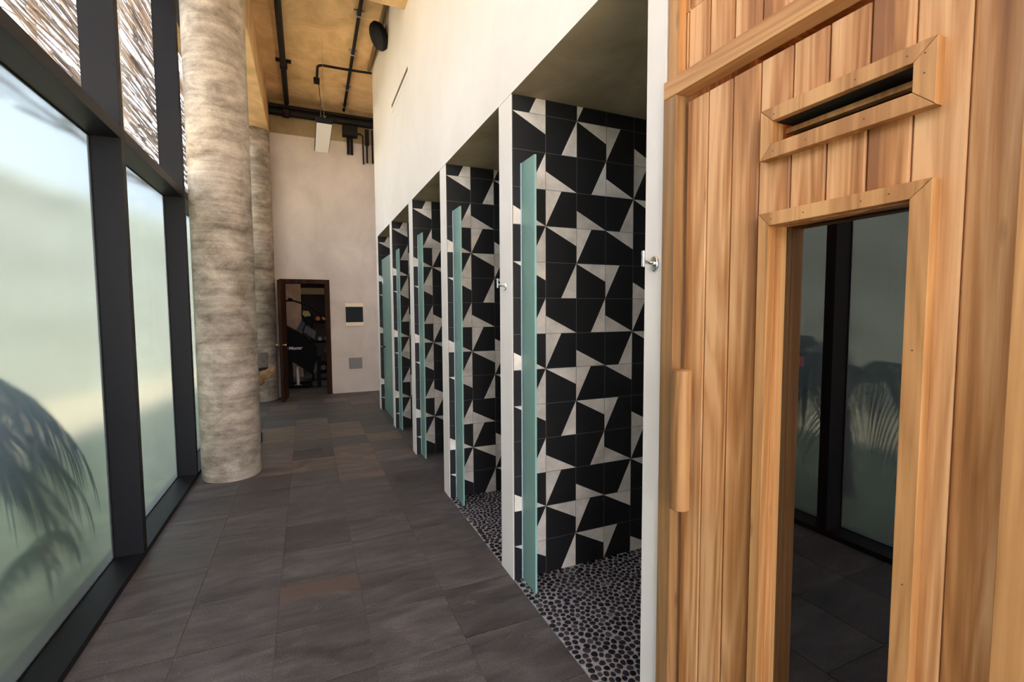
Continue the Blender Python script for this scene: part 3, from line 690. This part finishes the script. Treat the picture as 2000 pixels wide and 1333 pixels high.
def pipe(name, pts, r, lab, clips=()):
    m = MB(); m.tube(pts, r, 14); e = empty(name, (0, 0, 0), lab, 'pipe'); m.build('pipe_run', m_blackmetal, e, smooth=True)
    for (p, d) in clips:
        c3 = MB()
        if d == 'y': c3.box(p[0]-r*1.25, p[0]+r*1.25, p[1]-.012, p[1]+.012, p[2]-r*1.2, p[2]+r*1.2); c3.box(p[0]-r*2.6, p[0]+r*2.6, p[1]-.02, p[1]+.02, p[2]+r*1.2, ZC-.001)
        else: c3.box(p[0]-.012, p[0]+.012, p[1]-r*1.25, p[1]+r*1.25, p[2]-r*1.2, p[2]+r*1.2); c3.box(p[0]-.02, p[0]+.02, p[1]-r*2.2, p[1]+r*2.2, p[2]+r*1.2, ZC-.001)
        c3.build('clip', m_steel if name == 'conduit' else m_blackmetal, e)
    return e
zp = ZC-.07
pipe('ceiling_pipe', [(-.20, 5.3, zp-.02), (-.205, 9.25, zp-.02)], .040, 'thick black pipe running along the ceiling beside the long beam', [((-.2, 7.9, zp-.02), 'y')])
pipe('conduit', [(.70, 5.3, zp+.02), (.735, 9.3, zp+.02)], .023, 'thin black conduit along the ceiling near the cream wall', [((.705, 6.3, zp+.02), 'y'), ((.715, 7.25, zp+.02), 'y'), ((.725, 8.4, zp+.02), 'y'), ((.733, 9.1, zp+.02), 'y')])
c = []
for k in range(9):
    a = math.pi/2*k/8; c.append((.26+.09*(1-math.cos(a)), 7.66+.09*(1-math.sin(a)), zp-.027))
pipe('conduit', [(.26, 8.28, zp-.0), (.26, 7.9, zp-.027)]+c+[(.6, 7.655, zp-.027), (1.02, 7.62, zp-.027)], .018, 'bent black conduit crossing the ceiling to the pendant cable')
m = MB(); m.box(.215, .305, 8.28, 8.37, ZC-.075, ZC-.002)
tag(m.build('junction_box', m_blackmetal, bevel=.004), 'small square black junction box on the ceiling above the pendant light', 'junction box')
cpipe = pipe('cross_pipe', [(-.49, 9.27, 5.00), (2.4, 9.27, 5.0)], .062, 'thick black pipe crossing in front of the far beam')
pipe('cross_conduit', [(-.49, 9.33, 5.12), (2.4, 9.33, 5.12)], .035, 'thinner black conduit above the thick far pipe')
m = MB(); m.tube([(-.22, 9.2, 5.0), (-.22, 9.14, 4.96)], [.07, .055], 14); m.tube([(-.22, 9.19, 4.9), (-.22, 9.19, 5.02)], .06, 14)
m.build('elbow_fitting', m_blackmetal, cpipe, smooth=True)
eb = empty('electrical_box', (.83, 9.30, 4.84), 'black electrical box with conduits dropping down the far wall', 'electrical box')
m = MB(); m.box(-.13, .13, -.06, .075, -.09, .092); m.build('enclosure', m_blackmetal, eb, bevel=.005)
for x in (-.03, .03): 
    m = MB(); m.tube([(x, .04, -.08), (x, .04, -.40)], .026, 12); m.build('duct', m_blackmetal, eb, smooth=True)
m = MB(); m.tube([(.12, .0, -.02), (.19, .0, -.02), (.225, .0, -.05), (.23, .03, -.12), (.235, .04, -.55)], .015, 10); m.build('duct', m_blackmetal, eb, smooth=True)
for x in (.30, .40): 
    m = MB(); m.tube([(x, .03, .09), (x, .03, -.52)], .018, 10); m.build('duct', m_blackmetal, eb, smooth=True)
m = MB(); m.box(.27, .34, .0, .07, -.2, .085); m.build('duct', m_blackmetal, eb, bevel=.003)

e = pipe('corner_conduit', [(.985, 5.25, ZC-.032), (.985, 7.66, ZC-.032)], .026, 'tan painted conduit in the corner between ceiling and cream wall')
for ch in e.children: ch.data.materials.clear(); ch.data.materials.append(simple('tan_paint', (.20, .125, .05), .7))
sk = empty('wall_speaker', (XR, 6.25, 4.98), 'black oval loudspeaker bracketed high on the cream wall', 'speaker')
m = MB(); prof = [(0, .0), (.03, .075), (.07, .105), (.13, .115), (.17, .105), (.19, .06), (.195, 0)]
n = 28; vs = []; fs = []
ax = Vector((-.75, -.45, -.45)).normalized(); e1 = ax.cross(Vector((0, 0, 1))).normalized(); e2 = e1.cross(ax).normalized(); cen = Vector((-.02, .03, .03))
for (d, r) in prof:
    for k in range(n):
        a = 2*math.pi*k/n; vs.append(tuple(cen+ax*d*.9+(e1*math.cos(a)*.98+e2*math.sin(a)*1.45)*max(r, .001)))
for a in range(len(prof)-1):
    for k in range(n): fs.append([a*n+k, a*n+(k+1) % n, (a+1)*n+(k+1) % n, (a+1)*n+k])
m.add(vs, fs); sb = m.build('speaker_body', simple('speaker_black', (.006, .006, .007), .6, 0, .2), sk, smooth=True)
m = MB(); m.tube([tuple(cen+ax*.13), (0.0, .10, .1)], .014, 8); m.box(-.012, -.001, .03, .13, -.05, .16); m.build('bracket', m_blackmetal, sk)
m = MB(); m.tube([(-.012, .1, .1), (-.02, -.1, .20), (-.02, -.4, .262)], .008, 8); m.tube([(-.012, .1, 0), (-.02, .35, .10), (-.02, 1.3, .255)], .007, 8); m.build('cable', simple('tan_conduit', (.22, .15, .07), .6), sk, smooth=True)

ul = bpy.data.lights.new('added_warm_uplight', 'AREA'); ul.shape = 'RECTANGLE'; ul.size = .16; ul.size_y = 1.1; ul.energy = .9; ul.color = (1, .66, .26)  # light added to warm the ceiling and wall top, not a pendant part
uo = bpy.data.objects.new('added_warm_uplight', ul); COL.objects.link(uo); uo.location = (.3, 7.62, 4.172); uo.rotation_euler = (math.pi, 0, 0)
# ------------------------------------------------------------------ things on the far wall
wp = empty('wall_screen', (.832, YB, 1.485), 'dark glass screen between cream end plates on the far wall', 'wall panel')
m = MB(); m.box(-.155, .155, -.022, 0, -.145, .145); m.build('screen', simple('dark_screen', (.004, .008, .009), .5, 0, .2), wp, bevel=.002)
cp = simple('cream_plate', (.80, .66, .48), .5)
for (a, b3) in ((.146, .215), (-.215, -.146)):
    m = MB(); m.box(-.163, .163, -.03, 0, a, b3); m.build('end_plate', cp, wp, bevel=.002)
m = MB(); m.box(-.12, .12, -.012, 0, -.105, .105)
ap = m.build('access_plate', simple('grey_plate', (.20, .185, .165), .5), bevel=.012); ap.location = (.832, YB-.001, .557); tag(ap, 'small rounded grey cover plate low on the far wall', 'wall plate')

# ------------------------------------------------------------------ open door to the gym
m = MB()
m.box(-.43, -.345, YB-.012, YB+.2, 0, DZ, rnd=.3); m.box(.32, .405, YB-.012, YB+.2, 0, DZ, rnd=.6); m.box(-.345, .32, YB-.012, YB+.2, DZ-.075, DZ, rnd=.4)
d1 = struct(m.build('door_1', m_wood_dark, bevel=.002, rnd=True), 'dark wooden doorway to the gym with its leaf standing open', 'door')
m = MB(); m.box(0, .045, -.61, 0, .008, 2.075, rnd=.7)
lf = m.build('door_leaf', m_wood_dark, d1, bevel=.002, rnd=True); lf.location = (-.375, YB-.015, 0); lf.rotation_euler = (0, 0, math.radians(-5.5))
m = MB()
for s2 in (-1, 1):
    x0 = .0225+s2*.0225
    m.tube([(x0, -.55, .98), (x0+s2*.006, -.55, .98)], .026, 20); m.tube([(x0+s2*.006, -.55, .98), (x0+s2*.03, -.55, .98)], .009, 12)
    m.tube([(x0+s2*.03, -.55, .98), (x0+s2*.034, -.55, .98), (x0+s2*.055, -.55, .98), (x0+s2*.062, -.55, .98)], [.012, .024, .024, .012], 20)
m.build('door_knob', m_brass, lf, smooth=True)

# ------------------------------------------------------------------ gym beyond the door
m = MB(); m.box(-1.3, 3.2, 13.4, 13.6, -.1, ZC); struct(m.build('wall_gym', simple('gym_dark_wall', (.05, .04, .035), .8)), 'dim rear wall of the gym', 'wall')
struct(box_obj('wall_gym_garden', (-1.35, -1.2, YB+.205, 13.4, -.1, ZC), m_back), 'gym wall toward the garden', 'wall')
struct(box_obj('wall_gym_side', (3.0, 3.2, YB+.35, 13.4, -.1, ZC), m_back), 'side wall of the gym', 'wall')
cu = MB()
for k in range(30):
    x = -.95+k*.028; cu.box(x, x+.027, 12.2+.012*math.sin(k*1.7), 12.3, 0, 2.75)
tag(cu.build('wood_panel', simple('pinkish_wood', (.42, .27, .18), .6, var=.25, scale=3)), 'pinkish vertical wood panelling standing in the gym', 'panel')
m = MB(); m.box(-.3, 1.2, 12.9, 13.4, 2.28, 2.46); m.box(-.3, 1.2, 12.8, 13.4, 1.98, 2.14); m.box(1.16, 1.2, 12.9, 13.4, 0, 2.28); m.box(-.3, -.26, 12.9, 13.4, 0, 2.28)
tag(m.build('gym_shelf', simple('tan_shelf', (.22, .16, .08), .7)), 'tan shelf boards high at the back of the gym', 'shelf')

sm_ = empty('stair_climber', (0, 10.4, 0), 'black stair climber exercise machine with white lettering on its side', 'exercise machine')
m_body = simple('gym_black', (.006, .006, .007), .7, 0, .1); m_grey = simple('gym_grey', (.085, .085, .09), .6, .0, .2)
m = MB(); m.prism([(-.62, 1.36), (-.42, 1.281), (-.144, 1.109), (.176, .804), (.17, .612), (.081, .253), (-.423, .638), (-.62, .80)], 0, .62); m.build('side_body', m_body, sm_, bevel=.012)
tcu = bpy.data.curves.new('lettering', 'FONT'); tcu.body = 'StairMaster'; tcu.size = .088; tcu.extrude = .001; tcu.align_x = 'RIGHT'; tcu.shear = .15; tcu.offset = .0012
tmp = bpy.data.objects.new('lettering_curve', tcu); COL.objects.link(tmp); dg = bpy.context.evaluated_depsgraph_get(); dg.update()
tme = bpy.data.meshes.new_from_object(tmp.evaluated_get(dg)); bpy.data.objects.remove(tmp); tme.materials.clear()
to = new_obj('lettering', tme, simple('white_letters', (.8, .8, .8), .5), sm_)
to.location = (-.10, -.003, .785); to.rotation_euler = (math.pi/2, 0, 0)
for k in range(4):
    x = -.05+.045*k; z = 1.19-.005*k
    m = MB(); m.prism([(x-.02, z-.07-.03*k), (x+.045, z-.10-.03*k), (x+.085, z+.05-.03*k), (x+.03, z+.07-.03*k)], .05, .55); m.build('step', m_grey, sm_, bevel=.004)
m = MB(); m.tube([(-.45, .1, 1.734), (-.293, .1, 1.786), (-.1, .1, 1.72), (.083, .1, 1.63), (.43, .1, 1.374)], .018, 10); m.tube([(-.30, .1, 1.75), (-.29, .1, 1.82)], .04, 14); m.tube([(-.42, .1, 1.70), (-.42, .1, 1.79)], .035, 12)
m.build('handrail', m_body, sm_, smooth=True)
m = MB(); m.tube([(.42, .0, 1.05), (.312, .0, .713)], .012, 8); m.tube([(.45, .1, 1.05), (.342, .1, .713)], .012, 8); m.build('handrail', m_grey, sm_, smooth=True)
m = MB(); m.prism([(-.104, 1.485), (-.072, 1.589), (.062, 1.578), (.171, 1.313), (.014, 1.253)], .2, .32); co_ = m.build('console', m_body, sm_, bevel=.01)
m = MB(); m.prism([(-.08, 1.49), (-.06, 1.57), (.045, 1.56), (.085, 1.46), (-.03, 1.44)], .19, .199); m.build('display', simple('olive_display', (.30, .26, .09), .5, 0, .2), co_)
m = MB(); m.prism([(-.20, 1.17), (-.1, 1.36), (-.02, 1.3), (-.1, 1.15)], .2, .3); m.build('blue_shroud', simple('blue_grey', (.04, .06, .10), .6, 0, .15), sm_, bevel=.01)
for (x, z, r) in ((.105, .40, .11), (.29, .39, .13)):
    m = MB(); m.tube([(x, .02, z), (x, .025, z), (x, .10, z), (x, .105, z)], [r*.9, r, r, r*.9], 28); wq = m.build('wheel', m_body if x > .2 else m_grey, sm_, smooth=True)
    m = MB(); m.tube([(x, .01, z), (x, .02, z)], r*.4, 18); m.build('hub', m_grey, wq, smooth=True)
m = MB(); m.box(.16, .24, -.02, .05, 0, .62); m.build('rear_post', m_body, sm_, bevel=.006)
for yy in (0, .5):
    m = MB(); m.tube([(-.7, yy, .03), (.0, yy, .03), (.06, yy+.05, .04)], .028, 10); m.build('base_rail', m_body, sm_, smooth=True)
m = MB(); m.box(-.62, -.3, .05, .5, .02, .62); m.build('front_support', m_body, sm_, bevel=.01)
m = MB(); m.tube([(-.2, .1, .02), (-.2, .1, .42)], .03, 10); m.tube([(-.2, .1, .02), (-.2, .1, .06)], .07, 12); m.build('pale_foot', simple('pale_foot', (.5, .5, .5), .4), sm_, smooth=True)
rng2 = random.Random(4)
rack = empty('weight_rack', (.38, 11.3, 0), 'rack with red and orange hand weights behind the stair machine', 'weight rack')
m = MB(); m.box(-.3, .45, 0, .3, 1.30, 1.34); m.box(-.3, .45, 0, .3, .85, .89); m.box(-.3, -.26, 0, .3, 0, 1.5); m.box(.41, .45, 0, .3, 0, 1.5); m.build('rack_frame', m_body, rack, bevel=.004)
for k, (x, z, col_) in enumerate([(-.15, 1.39, (.55, .10, .03)), (-.02, 1.40, (.65, .3, .05)), (.1, 1.4, (.5, .05, .03)), (.23, 1.39, (.6, .2, .05)), (-.12, .94, (.2, .2, .2)), (.02, .94, (.25, .25, .25)), (.17, .94, (.18, .18, .2))]):
    e = empty('dumbbell', (.38+x, 11.38, z), ['orange red hand weight at the left end of the upper rack shelf', 'amber hand weight on the upper rack shelf', 'deep red hand weight on the upper rack shelf', 'orange hand weight at the right end of the upper rack shelf',
        'left grey hand weight on the lower rack shelf', 'middle grey hand weight on the lower rack shelf', 'right grey hand weight on the lower rack shelf'][k], 'dumbbell', 'hand weights on the gym rack')
    m = MB(); m.tube([(0, -.09, 0), (0, .09, 0)], .014, 10); m.build('grip', m_steel, e, smooth=True)
    for s2 in (-1, 1):
        m = MB(); m.tube([(0, s2*.06, 0), (0, s2*.065, 0), (0, s2*.11, 0), (0, s2*.115, 0)], [.042, .049, .049, .042], 6); m.build('weight', simple('weight_%d' % k, col_, .5), e)
gl_ = bpy.data.lights.new('gym_fill_light', 'AREA'); gl_.energy = 10; gl_.size = 1.0; gl_.color = (1, .9, .75)  # unseen fill light added for the dim gym, no fixture modelled
go = bpy.data.objects.new('gym_fill_light', gl_); COL.objects.link(go); go.location = (.9, 10.9, 4.9)

# ------------------------------------------------------------------ driftwood table behind the column
m_drift = simple('driftwood', (.30, .17, .075), .75, var=.45, bumpy=.8, scale=9)
dt = empty('driftwood_table', (-.62, 6.2, 0), 'gnarled brown driftwood table partly hidden behind the round column', 'table')
def skin(name, verts, edges, radii, mtl, parent, sub=2):
    me = bpy.data.meshes.new(name); me.from_pydata(verts, edges, []); o = new_obj(name, me, None, parent)
    s_ = o.modifiers.new('skin', 'SKIN'); sb_ = o.modifiers.new('sub', 'SUBSURF'); sb_.levels = sub; sb_.render_levels = sub
    for i, r in enumerate(radii): me.skin_vertices[0].data[i].radius = (r, r)
    me.skin_vertices[0].data[0].use_root = True
    me.materials.append(mtl); return o
skin('root_body', [(-.28, .05, .62), (-.15, 0, .68), (-.02, .0, .70), (.07, 0, .76), (.15, 0, .80), (.22, -.02, .83), (.262, -.03, .90), (.03, 0, .62), (.08, .0, .66), (-.15, .1, .58), (-.1, .25, .66), (.02, .28, .72), (.13, -.01, .74)],
     [(0, 1), (1, 2), (2, 3), (3, 4), (4, 5), (5, 6), (2, 7), (3, 8), (1, 9), (9, 10), (10, 11), (4, 12)], [.05, .075, .10, .085, .07, .05, .036, .085, .06, .06, .06, .05, .06], m_drift, dt)
m = MB(); m.box(-.3, .17, -.03, .25, .84, .875)
m.build('dark_tray', m_blackmetal, dt, bevel=.004)
for (x, y) in ((-.26, .0), (.01, .0), (-.26, .22), (.01, .22)):
    m = MB(); m.tube([(x, y, .0), (x*.9, y, .5), (x*.7-.04, y*.8+.02, .82)], .014, 8); m.build('leg', m_blackmetal, dt, smooth=True)
m = MB(); prof = [(.07, .0), (.095, .01), (.10, .08), (.105, .15), (.10, .175), (.085, .175), (.08, .02)]
n = 24; vs = []; fs = []
for (r, z) in prof: vs += [(r*math.cos(2*math.pi*k/n), r*math.sin(2*math.pi*k/n), z) for k in range(n)]
for a in range(len(prof)-1):
    for k in range(n): fs.append([a*n+k, a*n+(k+1) % n, (a+1)*n+(k+1) % n, (a+1)*n+k])
fs.append(list(range(n))[::-1]); fs.append([6*n+k for k in range(n)])
m.add(vs, fs); pt = m.build('stone_pot', simple('grey_stone', (.16, .145, .13), .8, var=.3, bumpy=.6), smooth=True); pt.location = (-.535, 6.27, .876)
tag(pt, 'rough grey stone bowl resting on the driftwood table behind the column', 'bowl')
m = MB(); m.tube([(0, 0, 0), (0, 0, .04), (0, 0, .14), (0, 0, .19)], [.07, .09, .09, .06], 20)
bt = m.build('floor_vessel', m_blackmetal, smooth=True); bt.location = (-.60, 6.05, .002); tag(bt, 'small black vessel on the floor peeking out behind the column', 'vessel')
